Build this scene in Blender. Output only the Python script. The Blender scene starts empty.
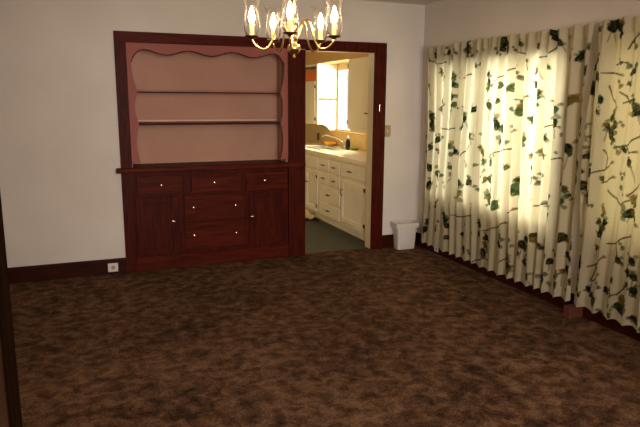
import bpy, bmesh, math, random
import numpy as np
from mathutils import Vector, Matrix
random.seed(7)
S = bpy.context.scene
COL = S.collection
PI = math.pi

# ------------------------------------------------------------------ camera
cam_data = bpy.data.cameras.new('camera')
cam_data.sensor_fit = 'HORIZONTAL'; cam_data.sensor_width = 36.0
cam_data.lens = 600.3 / 640 * 36.0
cam_data.clip_start = 0.02
cam = bpy.data.objects.new('camera', cam_data); COL.objects.link(cam)
_r = Vector((0.927939, -0.372683, 0.006056)); _u = Vector((0.064131, 0.175642, 0.982363)); _f = Vector((0.367174, 0.911185, -0.186885))
_m = Matrix(((_r.x, _u.x, -_f.x), (_r.y, _u.y, -_f.y), (_r.z, _u.z, -_f.z))).to_4x4()
_m.translation = Vector((-3.4256, -5.6276, 1.5803))
cam.matrix_world = _m
S.camera = cam

# ------------------------------------------------------------------ world, lights, exposure
w = bpy.data.worlds.new('world'); S.world = w; w.use_nodes = True
w.node_tree.nodes['Background'].inputs['Color'].default_value = (0.55, 0.65, 0.8, 1)
w.node_tree.nodes['Background'].inputs['Strength'].default_value = 1.5
S.view_settings.view_transform = 'Standard'; S.view_settings.look = 'None'
S.view_settings.exposure = 0.0; S.view_settings.gamma = 1.0
S.view_settings.use_curve_mapping = False
S.cycles.use_denoising = True
S.cycles.max_bounces = 10; S.cycles.transparent_max_bounces = 24; S.cycles.sample_clamp_indirect = 6.0

def area(name, loc, target, sx, sy, power, color):
    l = bpy.data.lights.new(name, 'AREA'); l.shape = 'RECTANGLE'; l.size = sx; l.size_y = sy
    l.energy = power; l.color = color
    o = bpy.data.objects.new(name, l); COL.objects.link(o); o.location = loc
    o.rotation_euler = (Vector(target) - Vector(loc)).to_track_quat('-Z', 'Y').to_euler()
    return o
# daylight outside the two dining room windows
area('daylight_one', (1.0, -1.95, 1.9), (0, -1.2, 1.25), 1.7, 1.9, 250, (1.0, 0.96, 0.84))
area('daylight_two', (1.3, -3.5, 1.6), (0, -3.5, 1.25), 1.4, 1.6, 18, (1.0, 0.96, 0.86))
# daylight outside the kitchen window
area('daylight_kitchen', (0.75, 1.95, 1.75), (0.0, 1.95, 1.5), 1.0, 1.0, 260, (1.0, 0.93, 0.74))
# kitchen ceiling lamp
l = bpy.data.lights.new('kitchen_lamp', 'POINT'); l.energy = 9; l.color = (1.0, 0.77, 0.50); l.shadow_soft_size = 0.12
o = bpy.data.objects.new('kitchen_lamp', l); COL.objects.link(o); o.location = (-1.35, 1.3, 2.2)
# unseen fill light added behind the camera to brighten the room
area('rear_fill', (-3.0, -8.1, 1.6), (-2.6, 0, 1.2), 2.4, 1.5, 300, (1.0, 0.92, 0.88))

# ------------------------------------------------------------------ materials
def lin(c):
    return tuple((x / 12.92 if x <= 0.04045 else ((x + 0.055) / 1.055) ** 2.4) for x in (v / 255 for v in c))
def mat(name, a, b=None, scale=8, stretch=(1, 1, 1), rough=0.6, metal=0.0, bump=0.0, bscale=None, detail=5, coords='Object', spec=0.5, lo=0.35, hi=0.65):
    """procedural surface: two colours mixed by noise, optional noise bump"""
    m = bpy.data.materials.new(name); m.use_nodes = True
    nt = m.node_tree; N = nt.nodes; L = nt.links; p = N['Principled BSDF']
    p.inputs['Roughness'].default_value = rough; p.inputs['Metallic'].default_value = metal
    p.inputs['Specular IOR Level'].default_value = spec
    b = b or a
    tc = N.new('ShaderNodeTexCoord'); mp = N.new('ShaderNodeMapping'); mp.inputs['Scale'].default_value = stretch
    L.new(tc.outputs[coords], mp.inputs['Vector'])
    no = N.new('ShaderNodeTexNoise'); no.inputs['Scale'].default_value = scale; no.inputs['Detail'].default_value = detail
    L.new(mp.outputs['Vector'], no.inputs['Vector'])
    mr = N.new('ShaderNodeMapRange'); mr.inputs['From Min'].default_value = lo; mr.inputs['From Max'].default_value = hi
    L.new(no.outputs['Fac'], mr.inputs['Value'])
    mx = N.new('ShaderNodeMix'); mx.data_type = 'RGBA'
    mx.inputs['A'].default_value = (*lin(a), 1); mx.inputs['B'].default_value = (*lin(b), 1)
    L.new(mr.outputs['Result'], mx.inputs['Factor']); L.new(mx.outputs['Result'], p.inputs['Base Color'])
    if bump:
        n2 = N.new('ShaderNodeTexNoise'); n2.inputs['Scale'].default_value = bscale or scale * 6; n2.inputs['Detail'].default_value = 4
        L.new(mp.outputs['Vector'], n2.inputs['Vector'])
        bp = N.new('ShaderNodeBump'); bp.inputs['Strength'].default_value = bump; bp.inputs['Distance'].default_value = 0.01
        L.new(n2.outputs['Fac'], bp.inputs['Height']); L.new(bp.outputs['Normal'], p.inputs['Normal'])
    return m
def emis(name, col, strength):
    m = bpy.data.materials.new(name); m.use_nodes = True; p = m.node_tree.nodes['Principled BSDF']
    p.inputs['Base Color'].default_value = (*col, 1)
    p.inputs['Emission Color'].default_value = (*col, 1); p.inputs['Emission Strength'].default_value = strength
    return m
def thin_glass(name, tint, gloss, rough=0.03):
    m = bpy.data.materials.new(name); m.use_nodes = True; nt = m.node_tree; N = nt.nodes; L = nt.links
    N.remove(N['Principled BSDF']); out = N['Material Output']
    t = N.new('ShaderNodeBsdfTransparent'); t.inputs['Color'].default_value = (*tint, 1)
    g = N.new('ShaderNodeBsdfGlossy'); g.inputs['Roughness'].default_value = rough
    fr = N.new('ShaderNodeLayerWeight'); fr.inputs['Blend'].default_value = gloss
    mx = N.new('ShaderNodeMixShader'); L.new(fr.outputs['Fresnel'], mx.inputs['Fac'])
    L.new(t.outputs[0], mx.inputs[1]); L.new(g.outputs[0], mx.inputs[2]); L.new(mx.outputs[0], out.inputs['Surface'])
    return m
M = {}
M['wall'] = mat('wall_paint', (208, 198, 187), (200, 190, 178), 1.6, rough=0.85, bump=0.05, bscale=90, spec=0.2)
M['ceiling'] = mat('ceiling_paint', (214, 205, 190), (206, 196, 180), 2, rough=0.9, bump=0.3, bscale=120, spec=0.2)
M['mahogany'] = mat('mahogany_varnish', (72, 22, 10), (48, 13, 6), 7, stretch=(6, 6, 0.7), rough=0.45, spec=0.05, bump=0.05, bscale=30)
M['mahogany_h'] = mat('mahogany_varnish_cross', (80, 26, 11), (56, 15, 6), 7, stretch=(0.7, 6, 6), rough=0.45, spec=0.05, bump=0.05, bscale=30)
M['mahogany_dark'] = mat('mahogany_shelf_edge', (58, 21, 12), (44, 15, 8), 7, stretch=(0.7, 6, 6), rough=0.6, spec=0.1)
M['base_wood'] = mat('baseboard_wood', (56, 18, 9), (40, 12, 6), 6, stretch=(0.6, 0.6, 6), rough=0.5, spec=0.06)
M['edge_wood'] = mat('dark_walnut_varnish', (36, 22, 12), (26, 15, 8), 7, stretch=(6, 6, 0.7), rough=0.9, spec=0.0)
M['block_wood'] = mat('worn_reddish_wood', (92, 46, 30), (74, 36, 22), 9, stretch=(1, 1, 5), rough=0.6)
M['pale_strip'] = mat('pale_strip_colour', (214, 180, 160), (206, 172, 152), 4, rough=0.6)
M['pink'] = mat('dusty_pink_paint', (140, 76, 64), (132, 70, 58), 3, rough=0.6, spec=0.3)
M['niche'] = mat('niche_back_paint', (170, 128, 106), (162, 120, 98), 2.2, rough=0.7, spec=0.3)
M['carpet'] = None
M['brass'] = mat('polished_brass', (240, 208, 140), (226, 188, 116), 14, rough=0.2, metal=1.0)
M['brass_dark'] = mat('aged_brass', (120, 84, 40), (96, 64, 30), 20, rough=0.32, metal=1.0)
M['knob'] = mat('pale_metal_knob', (225, 205, 175), (205, 185, 150), 30, rough=0.2, metal=0.8)
M['cream_paint'] = mat('cream_cabinet_paint', (222, 208, 182), (214, 199, 170), 3, rough=0.4, bump=0.02)
M['cream_wall'] = mat('cream_kitchen_wall', (232, 214, 168), (226, 206, 158), 2, rough=0.7)
M['soffit'] = mat('shaded_tan', (190, 150, 92), (180, 140, 84), 3, rough=0.7)  # the soffit's dim lighting is put into this tan base colour
M['laminate'] = mat('counter_laminate', (236, 222, 182), (226, 210, 168), 30, rough=0.25)
M['splash'] = mat('shaded_backsplash', (206, 176, 122), (194, 162, 108), 18, rough=0.35)  # darker tan carries the shadow below the far wall cabinet
M['vinyl'] = mat('green_vinyl_floor', (50, 54, 42), (42, 46, 35), 9, rough=0.45)
M['black'] = mat('black_iron', (26, 20, 16), (34, 26, 20), 20, rough=0.4, metal=0.5)
M['copper'] = mat('dark_copper_hinge', (92, 56, 30), (76, 44, 24), 20, rough=0.35, metal=0.7)
M['steel'] = mat('sink_steel', (176, 172, 160), (160, 156, 145), 12, rough=0.22, metal=1.0)
M['white_plastic'] = mat('white_plastic', (206, 198, 188), (198, 190, 178), 5, rough=0.45)
M['tan_plate'] = mat('tan_plate', (156, 134, 96), (146, 124, 86), 12, rough=0.4)
M['slot'] = mat('dark_slot', (40, 30, 24), rough=0.6)
M['orange'] = mat('orange_card', (214, 110, 40), (200, 96, 32), 10, rough=0.6)
M['yellow'] = mat('yellow_ceramic', (224, 170, 60), (212, 156, 50), 10, rough=0.3)
M['green'] = mat('green_scrubber', (120, 136, 48), (100, 118, 40), 40, rough=0.9)
M['cloth'] = mat('cream_cloth', (200, 180, 130), (186, 164, 114), 20, rough=0.9, bump=0.2)
M['white_trim'] = mat('cream_trim_paint', (204, 184, 152), (196, 176, 144), 5, rough=0.45)
M['candle'] = mat('ivory_candle_sleeve', (240, 220, 160), (232, 210, 148), 20, rough=0.5)
M['bulb'] = emis('lit_flame_bulb', (1.0, 0.74, 0.46), 190)
M['glass'] = thin_glass('clear_shade_glass', (0.97, 0.95, 0.93), 0.2)
def _sheen(m):
    # the pressed glass scatters a little of the bulb's light
    nt = m.node_tree; N = nt.nodes; L = nt.links; out = N['Material Output']; src = out.inputs['Surface'].links[0].from_socket
    d = N.new('ShaderNodeBsdfTranslucent'); d.inputs['Color'].default_value = (.95, .88, .8, 1)
    lw = N.new('ShaderNodeLayerWeight'); lw.inputs['Blend'].default_value = .35
    mr = N.new('ShaderNodeMapRange'); mr.inputs['To Min'].default_value = .0; mr.inputs['To Max'].default_value = .05
    L.new(lw.outputs['Facing'], mr.inputs['Value'])
    mx = N.new('ShaderNodeMixShader'); L.new(mr.outputs['Result'], mx.inputs['Fac']); L.new(src, mx.inputs[1]); L.new(d.outputs[0], mx.inputs[2])
    L.new(mx.outputs[0], out.inputs['Surface'])
_sheen(M['glass'])
M['dim_sheet'] = bpy.data.materials.new('dimming_sheet_cream'); M['dim_sheet'].use_nodes = True
_n = M['dim_sheet'].node_tree; _n.nodes.remove(_n.nodes['Principled BSDF'])
_t = _n.nodes.new('ShaderNodeBsdfTranslucent'); _t.inputs['Color'].default_value = (*lin((208, 202, 184)), 1)
_n.links.new(_t.outputs[0], _n.nodes['Material Output'].inputs['Surface'])
M['pane'] = thin_glass('window_pane', (0.97, 0.98, 0.96), 0.08)

# ------------------------------------------------------------------ builders
class MB:
    def __init__(s): s.bm = bmesh.new()
    def box(s, x0, x1, y0, y1, z0, z1, bev=0.0):
        t = bmesh.new(); bmesh.ops.create_cube(t, size=1)
        for v in t.verts:
            v.co = Vector(((x0 + x1) / 2 + v.co.x * (x1 - x0), (y0 + y1) / 2 + v.co.y * (y1 - y0), (z0 + z1) / 2 + v.co.z * (z1 - z0)))
        if bev: bmesh.ops.bevel(t, geom=list(t.edges), offset=bev, segments=2, profile=0.5, affect='EDGES')
        s._add(t); return s
    def _add(s, t):
        me = bpy.data.meshes.new('t'); t.to_mesh(me); s.bm.from_mesh(me); bpy.data.meshes.remove(me); t.free()
    def lathe(s, prof, c=(0, 0, 0), seg=24, axis='Z', lobes=0, lobe_amp=None):
        """prof: (radius, height) rows"""
        rows = []
        for i, (r, h) in enumerate(prof):
            row = []
            for k in range(seg):
                a = 2 * PI * k / seg
                rr = r; hh = h
                if lobes and lobe_amp: rr = r + lobe_amp[i] * math.cos(lobes * a); hh = h + lobe_amp[i] * math.cos(lobes * a)
                p = (rr * math.cos(a), rr * math.sin(a), hh)
                if axis == 'Y': p = (p[0], p[2], p[1])
                if axis == 'X': p = (p[2], p[0], p[1])
                row.append(s.bm.verts.new(Vector(p) + Vector(c)))
            rows.append(row)
        for a, b in zip(rows, rows[1:]):
            for k in range(seg):
                s.bm.faces.new((a[k], a[(k + 1) % seg], b[(k + 1) % seg], b[k]))
        for row, flip in ((rows[0], True), (rows[-1], False)):
            if not lobes and (sum(((v.co - row[0].co).length for v in row)) > 1e-6):
                try: s.bm.faces.new(row[::-1] if flip else row)
                except ValueError: pass
        return s
    def tube(s, pts, r, seg=10, cap=True):
        pts = [Vector(p) for p in pts]; n = len(pts); rows = []
        up = Vector((0.31, 0.17, 0.93)).normalized()
        for i, p in enumerate(pts):
            t = (pts[min(i + 1, n - 1)] - pts[max(i - 1, 0)]).normalized()
            a = t.cross(up)
            if a.length < 1e-4: a = t.cross(Vector((1, 0, 0)))
            a.normalize(); b = t.cross(a).normalized(); up = -b if b.dot(up) < 0 else b
            up = up
            rr = r[i] if isinstance(r, (list, tuple)) else r
            rows.append([s.bm.verts.new(p + (a * math.cos(2 * PI * k / seg) + b * math.sin(2 * PI * k / seg)) * rr) for k in range(seg)])
        for A, B in zip(rows, rows[1:]):
            best = min(range(seg), key=lambda o: (A[0].co - B[o].co).length)
            for k in range(seg):
                try: s.bm.faces.new((A[k], A[(k + 1) % seg], B[(k + 1 + best) % seg], B[(k + best) % seg]))
                except ValueError: pass
        if cap:
            s.bm.faces.new(rows[0]); s.bm.faces.new(rows[-1])
        return s
    def prism(s, poly, d0, d1, plane='XZ'):
        """closed outline extruded: plane XZ along y, YZ along x"""
        def P(a, b, d): return (a, d, b) if plane == 'XZ' else ((d, a, b) if plane == 'YZ' else (a, b, d))
        A = [s.bm.verts.new(P(a, b, d0)) for a, b in poly]; B = [s.bm.verts.new(P(a, b, d1)) for a, b in poly]
        n = len(poly)
        s.bm.faces.new(A); s.bm.faces.new(B[::-1])
        for i in range(n): s.bm.faces.new((A[i], A[(i + 1) % n], B[(i + 1) % n], B[i]))
        return s
    def build(s, name, m, parent=None, smooth=None, loc=None):
        bmesh.ops.recalc_face_normals(s.bm, faces=list(s.bm.faces))
        if smooth:
            for f in s.bm.faces: f.smooth = True
            for e in s.bm.edges:
                if len(e.link_faces) == 2 and e.calc_face_angle(0) > math.radians(smooth): e.smooth = False
        org = Vector(loc) if loc is not None else (Vector((0, 0, 0)))
        if loc is not None:
            for v in s.bm.verts: v.co -= org
        me = bpy.data.meshes.new(name); s.bm.to_mesh(me); s.bm.free()
        me.materials.append(m)
        o = bpy.data.objects.new(name, me); COL.objects.link(o)
        if parent is not None:
            o.parent = parent
            # geometry was given in world coordinates: bring it into the parent's frame
            base = parent; off = Vector((0, 0, 0))
            while base is not None: off += base.location; base = base.parent
            for v in me.vertices: v.co -= (off if loc is None else Vector((0, 0, 0)))
            if loc is not None: o.location = org - off
        elif loc is not None: o.location = org
        return o
def thing(name, label, cat, loc, group=None):
    o = bpy.data.objects.new(name, None); COL.objects.link(o); o.location = loc; o.empty_display_size = 0.05
    return tag(o, label, cat, group)
def tag(o, label, cat, group=None):
    o['label'] = label; o['category'] = cat
    if group: o['group'] = group
    return o
def struct(o, label=None, cat=None):
    o['kind'] = 'structure'
    if label: o['label'] = label
    if cat: o['category'] = cat
    return o
def dup(root, delta):
    """copy of a thing with copies of its parts and sub-parts"""
    r = root.copy(); COL.objects.link(r); r.location = root.location + Vector(delta)
    for ch in list(root.children):
        c = ch.copy(); COL.objects.link(c); c.parent = r
        for g in list(ch.children):
            d = g.copy(); COL.objects.link(d); d.parent = c
    return r
# ------------------------------------------------------------------ room shell
CEIL = 2.544
def carpet_mat():
    m = bpy.data.materials.new('brown_shag_carpet'); m.use_nodes = True; nt = m.node_tree; N = nt.nodes; L = nt.links
    p = N['Principled BSDF']; p.inputs['Roughness'].default_value = 1.0; p.inputs['Specular IOR Level'].default_value = 0.05
    tc = N.new('ShaderNodeTexCoord')
    def noise(sc, det, rough=0.55, dist=0.0):
        n = N.new('ShaderNodeTexNoise'); n.inputs['Scale'].default_value = sc; n.inputs['Detail'].default_value = det
        n.inputs['Roughness'].default_value = rough; n.inputs['Distortion'].default_value = dist
        L.new(tc.outputs['Object'], n.inputs['Vector']); return n
    a = noise(11, 6, 0.68, 0.4); b = noise(1.1, 3); c = noise(95, 3)
    cr = N.new('ShaderNodeValToRGB'); e = cr.color_ramp.elements
    e[0].position = 0.36; e[0].color = (*lin((46, 31, 21)), 1); e[1].position = 0.66; e[1].color = (*lin((128, 97, 72)), 1)
    k = e.new(0.5); k.color = (*lin((86, 61, 43)), 1)
    ad = N.new('ShaderNodeMath'); ad.operation = 'MULTIPLY_ADD'; ad.inputs[1].default_value = 0.30; L.new(b.outputs['Fac'], ad.inputs[0])
    ml = N.new('ShaderNodeMath'); ml.operation = 'MULTIPLY_ADD'; ml.inputs[1].default_value = 0.80; ml.inputs[2].default_value = -0.05
    L.new(a.outputs['Fac'], ml.inputs[0]); L.new(ml.outputs[0], ad.inputs[2])
    c2 = N.new('ShaderNodeMath'); c2.operation = 'MULTIPLY_ADD'; c2.inputs[1].default_value = 0.42; c2.inputs[2].default_value = -0.21
    L.new(c.outputs['Fac'], c2.inputs[0])
    s = N.new('ShaderNodeMath'); s.operation = 'ADD'; L.new(ad.outputs[0], s.inputs[0]); L.new(c2.outputs[0], s.inputs[1])
    L.new(s.outputs[0], cr.inputs['Fac']); L.new(cr.outputs['Color'], p.inputs['Base Color'])
    h = N.new('ShaderNodeMath'); h.operation = 'ADD'; L.new(a.outputs['Fac'], h.inputs[0]); L.new(c.outputs['Fac'], h.inputs[1])
    bp = N.new('ShaderNodeBump'); bp.inputs['Strength'].default_value = 0.6; bp.inputs['Distance'].default_value = 0.012
    L.new(h.outputs[0], bp.inputs['Height']); L.new(bp.outputs['Normal'], p.inputs['Normal'])
    return m
M['carpet'] = carpet_mat()
XL, YB = -4.4, -8.3
struct(MB().box(XL, 0, YB, 0.055, -0.06, 0).build('floor', M['carpet']), 'brown mottled shag carpet covering the dining room floor', 'floor')
struct(MB().box(-3.4, 0.2, 0.055, 4.3, -0.06, -0.004).build('floor_kitchen', M['vinyl']), 'dark green vinyl floor seen through the kitchen doorway', 'floor')
struct(MB().box(XL - .1, 0.12, YB - .1, 0.12, CEIL, CEIL + .1).build('ceiling', M['ceiling']), 'cream dining room ceiling', 'ceiling')
struct(MB().box(-3.5, 0.3, 0.12, 4.4, 2.42, 2.52).build('ceiling_kitchen', M['ceiling']), 'low kitchen ceiling beyond the doorway', 'ceiling')
# back wall with openings for the built-in hutch and the doorway
b = MB()
b.box(XL, -3.03, 0, .12, 0, CEIL).box(-3.03, -0.50, 0, .12, 2.10, CEIL).box(-0.50, 0, 0, .12, 0, CEIL).box(-1.46, -1.35, .02, .12, 0, 2.10)
struct(b.build('wall_back', M['wall']), 'off-white back wall around the hutch and doorway', 'wall')
# right wall with two window holes
b = MB(); z0, z1 = 0.64, 1.96
ys = [(-0.36, -2.12), (-2.46, -4.1)]
b.box(0, .12, YB, 0, 0, z0).box(0, .12, YB, 0, z1, CEIL).box(0, .12, ys[0][0], 0, z0, z1).box(0, .12, ys[1][0], ys[0][1], z0, z1).box(0, .12, YB, ys[1][1], z0, z1)
struct(b.build('wall_right', M['wall']), 'off-white right wall behind the leafy curtains', 'wall')
struct(MB().box(XL - .1, XL, YB, .12, 0, CEIL).build('wall_left', M['wall']), 'off-white left wall outside the frame', 'wall')
struct(MB().box(XL, 0.12, YB - .1, YB, 0, CEIL).build('wall_front', M['wall']), 'wall behind the photographer', 'wall')
# partition with the cased opening the photograph is taken through
b = MB(); b.box(XL, -3.60, -4.57, -4.43, 0, CEIL).box(-3.60, -0.9, -4.57, -4.43, 2.2, CEIL).box(-0.9, -0.25, -4.57, -4.43, 0, CEIL)
struct(b.build('wall_partition', M['wall']), 'partition wall with a wide cased opening', 'wall')
b = MB()
for xa, xb in ((-3.76, -3.561), (-0.939, -0.74)):
    b.box(xa, xb, -4.59, -4.57, 0, 2.3, .004).box(xa, xb, -4.43, -4.41, 0, 2.3, .004)
b.box(-3.60, -3.561, -4.58, -4.42, 0, 2.2).box(-0.939, -0.9, -4.58, -4.42, 0, 2.2).box(-3.6, -.9, -4.58, -4.42, 2.161, 2.2)
b.box(-3.76, -.74, -4.59, -4.57, 2.161, 2.3).box(-3.76, -.74, -4.43, -4.41, 2.161, 2.3)
struct(b.build('trim_3', M['edge_wood']), 'dark wood casing edge at the far left of the frame', 'door trim')
# kitchen walls
b = MB(); ky0, ky1, kz0, kz1 = 1.50, 2.44, 1.142, 2.00
b.box(.09, .2, .12, 4.3, -.06, kz0).box(.09, .2, .12, 4.3, kz1, 2.42).box(.09, .2, .12, ky0, kz0, kz1).box(.09, .2, ky1, 4.3, kz0, kz1)
struct(b.build('wall_kitchen_right', M['cream_wall']), 'cream kitchen wall behind the sink', 'wall')
struct(MB().box(-3.5, .2, 4.3, 4.4, -.06, 2.42).build('wall_kitchen_back', M['cream_wall']), 'far kitchen wall', 'wall')
struct(MB().box(-3.5, -3.4, .12, 4.4, -.06, 2.42).build('wall_kitchen_left', M['cream_wall']), 'left kitchen wall', 'wall')
struct(MB().box(-.215, .09, .125, 4.3, 2.075, 2.42).build('trim_soffit', M['soffit']), 'soffit above the kitchen wall cabinets, shadow put into its tan colour', 'soffit')
# doorway casing and painted jamb
b = MB(); b.box(-0.575, -0.441, -.022, 0, 0, 2.0445, .002).box(-1.325, -0.441, -.022, 0, 2.045, 2.145, .004)
o = struct(b.build('trim_1', M['mahogany']), 'dark mahogany casing around the kitchen doorway', 'door trim')
MB().box(-.516, -.508, -.028, -.022, 1.46, 1.53, .002).build('latch_plate', M['knob'], o)['label'] = 'small worn metal catch on the right casing'
b = MB(); b.box(-.575, -.50, 0, .125, 0, 2.10).box(-1.46, -1.325, .0, .125, 0, 2.05).box(-1.46, -.575, 0, .125, 2.045, 2.10)
struct(b.build('trim_2', M['white_trim']), 'cream painted jamb lining the kitchen doorway', 'door trim')
# baseboards
def baseboard(name, label, x0, x1, y0, y1, along):
    b = MB()
    if along == 'X': b.prism([(y0, 0), (y1, 0), (y1, .14), (y0 + .006, .14), (y0, .125)], x0, x1, 'YZ')
    else: b.prism([(x0, 0), (x1, 0), (x1, .14), (x0 + .006, .14), (x0, .125)], y0, y1, 'XZ')
    return struct(b.build(name, M['base_wood']), label, 'baseboard')
baseboard('baseboard_back', 'dark wood baseboard left of the hutch', XL, -3.082, -.018, 0, 'X')
baseboard('baseboard_corner', 'short dark wood baseboard between doorway and corner', -.441, 0, -.018, 0, 'X')
baseboard('baseboard_right', 'dark wood baseboard under the curtains', -.018, 0, -4.41, -.018, 'Y')

# ------------------------------------------------------------------ windows
def window(name, label, ya, yb, za, zb, x, muntins=1, t=.045):
    """frame lining the hole, sash bars and a pane"""
    b = MB(); lo, hi = min(ya, yb), max(ya, yb)
    b.box(x, x + .11, lo, lo + t, za, zb).box(x, x + .11, hi - t, hi, za, zb).box(x, x + .11, lo + t, hi - t, za, za + t).box(x, x + .11, lo + t, hi - t, zb - t, zb)
    o = struct(b.build(name, M['white_trim']), label, 'window')
    s = MB()
    for k in range(muntins):
        y = lo + (hi - lo) * (k + 1) / (muntins + 1); s.box(x + .05, x + .08, y - .012, y + .012, za + t, zb - t)
    s.build('sash_bar', M['white_trim'], o)
    MB().box(x + .062, x + .068, lo + t, hi - t, za + t, zb - t).build('pane', M['pane'], o)
    return o
window('window_1', 'tall window glowing through the left curtain', -.36, -2.12, .64, 1.96, .003, 1)
W2 = window('window_2', 'second window behind the right curtain', -2.46, -4.1, .64, 1.96, .003, 1)
MB().box(.012, .016, -4.05, -2.51, .66, 1.94).build('dimming_sheet', M['dim_sheet'], W2)  # unseen translucent sheet added to weaken the daylight through this window
window('window_3', 'bright kitchen window over the sink', 1.50, 2.44, 1.142, 2.00, .091, 1, .018)

# ------------------------------------------------------------------ built-in china hutch
H = thing('china_hutch', 'built-in mahogany hutch with open pink shelves, drawers and doors', 'hutch', (-2.2425, 0, 0))
b = MB(); b.box(-3.082, -2.985, -.022, .02, 0, 2.145, .004)
b.build('casing', M['mahogany'], H)
MB().box(-1.503, -1.3255, -.022, .02, 0, 2.05, .004).build('casing', M['mahogany'], H)
MB().box(-3.082, -1.326, -.0235, .02, 2.055, 2.147, .004).build('top_rail', M['mahogany_h'], H)
# scalloped pink face frame
def face_outline():
    xc = -2.2425; inner = []
    # left edge going up: scallops with cusps at the shelves
    for za, zb in ((1.0, 1.353), (1.353, 1.635)):
        for k in range(10):
            t = k / 10
            inner.append((-2.905 - .028 * math.sin(PI * t), za + (zb - za) * t))
    inner += [(-2.905 - .040 * math.sin(PI / 2 * k / 8), 1.635 + .22 * k / 8) for k in range(9)]
    inner += [(-2.944, 1.89), (-2.936, 1.925), (-2.915, 1.955), (-2.885, 1.985), (-2.845, 2.0)]
    for k in range(1, 23):                          # waves up to the centre
        t = k / 23; x = -2.845 + t * (xc + 2.845)
        inner.append((x, 1.980 + .021 * math.cos(2 * PI * (x + 2.845) / .402) - .006 * t * (1 - t)))
    inner.append((xc, 1.959))
    right = [(2 * xc - x, z) for x, z in inner[-2::-1]]
    return inner + right
inn = face_outline()
b = MB(); out = [(-2.99, 1.0), (-2.99, 2.06), (-1.4985, 2.06), (-1.4985, 1.0)]
bm = b.bm
# build as strips between inner outline and outer rectangle
def outer_pt(x, z):
    xc = -2.2425
    if z < 1.93 and x < -2.8: return (-2.99, z)
    if z < 1.93 and x > 2 * xc + 2.8: return (-1.4985, z)
    if x < -2.8: return (-2.99, 2.06) if x < -2.9 else (x, 2.06)
    if x > 2 * xc + 2.8: return (-1.4985, 2.06) if x > 2 * xc + 2.9 else (x, 2.06)
    return (x, 2.06)
rows = []
for x, z in inn:
    ox, oz = outer_pt(x, z)
    rows.append([bm.verts.new((x, -.006, z)), bm.verts.new((ox, -.006, oz)), bm.verts.new((x, .016, z)), bm.verts.new((ox, .016, oz))])
def quad(*v):
    v = [p for i, p in enumerate(v) if all((p.co - q.co).length > 1e-7 for q in v[:i])]
    if len(v) > 2: bm.faces.new(v)
for a, c in zip(rows, rows[1:]):
    quad(a[0], c[0], c[1], a[1]); quad(a[2], a[3], c[3], c[2]); quad(a[0], a[2], c[2], c[0]); quad(a[1], c[1], c[3], a[3])
for a in (rows[0], rows[-1]): quad(a[0], a[1], a[3], a[2])
ff = b.build('face_frame', M['pink'], H); ff['label'] = 'dusty pink scalloped face frame'
b = MB(); pts = [(x, -.010, z) for x, z in inn if z > 1.87]
b.tube(pts, .0045, 6); b.build('valance_bead', M['mahogany_dark'], ff)
b = MB(); b.box(-2.99, -1.4985, .31, .325, .96, 2.06); b.build('back_panel', M['niche'], H)['label'] = 'beige pink back of the open shelves'
MB().box(-2.99, -2.975, .016, .31, .96, 2.06).build('side_panel', M['niche'], H)
rs = MB().box(-1.5135, -1.4985, .016, .31, .96, 2.06).build('side_panel', M['niche'], H)
b = MB(); b.box(-1.5175, -1.5135, .17, .19, 1.0, 2.0)
b.build('shelf_standard', M['steel'], rs)
MB().box(-2.99, -1.4985, .016, .31, 2.04, 2.06).build('ceiling_panel', M['niche'], H)
for z, th in ((1.353, .020), (1.635, .010)):
    s = MB().box(-2.972, -1.516, .024, .31, z - th / 2, z + th / 2).build('shelf', M['niche'], H)
    MB().box(-2.972, -1.516, .016, .0245, z - th / 2 - .002, z + th / 2 - .001).build('shelf_edge', M['mahogany_dark'], s)['label'] = 'dark wood front edge'
    if th > .015: MB().box(-2.972, -1.516, .290, .308, z + .010, z + .025, .002).build('pale_back_strip', M['pale_strip'], s)['label'] = 'pale strip along the back of the lower shelf'  # thin pale strip just above the thicker shelf, at its back
MB().box(-3.125, -1.335, -.062, .31, .922, .966, .008).build('ledge', M['mahogany_h'], H)
MB().box(-2.985, -1.503, .004, .30, .012, .922).build('cabinet_body', M['mahogany'], H)
MB().box(-2.985, -1.503, -.012, .004, .0, .125, .003).build('plinth', M['mahogany_h'], H)
def knob(parent, x, z, y=-.012, r=.011):
    MB().lathe([(0.004, 0), (.005, -.010), (r, -.014), (r * 1.05, -.020), (r * .7, -.026), (0.0005, -.028)], (x, y, z), 14, 'Y').build('knob', M['knob'], parent, 40)
def drawer(x0, x1, z0, z1, knobs):
    b = MB(); b.box(x0, x1, -.012, .006, z0, z1, .005)
    d = b.build('drawer', M['mahogany_h'], H)
    for kx, kz in knobs: knob(d, kx, kz)
drawer(-2.955, -2.541, .712, .886, [(-2.738, .797)])
drawer(-2.461, -1.995, .708, .882, [(-2.246, .802)])
drawer(-1.933, -1.510, .704, .878, [(-1.752, .799)])
drawer(-2.535, -1.957, .438, .684, [(-2.452, .573), (-2.047, .573)])
drawer(-2.535, -1.957, .172, .424, [(-2.452, .302), (-2.047, .300)])
def hutch_door(x0, x1, z0, z1, kx, kz):
    b = MB(); t = .062
    b.box(x0, x0 + t, -.012, .006, z0, z1, .003).box(x1 - t, x1, -.012, .006, z0, z1, .003).box(x0 + t, x1 - t, -.012, .006, z0, z0 + t, .003).box(x0 + t, x1 - t, -.012, .006, z1 - t, z1, .003)
    d = b.build('door', M['mahogany'], H)
    MB().box(x0 + t - .002, x1 - t + .002, -.003, .004, z0 + t - .002, z1 - t + .002).build('door_panel', M['mahogany'], d)
    b = MB(); b.box(kx - .014, kx + .014, -.018, -.012, kz - .005, kz + .005, .002).lathe([(.004, 0), (.004, -.006), (.006, -.009), (.006, -.013), (.0005, -.015)], (kx, -.018, kz), 12, 'Y')
    b.build('latch', M['knob'], d, 40)
hutch_door(-2.972, -2.589, .150, .686, -2.634, .451)
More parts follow.
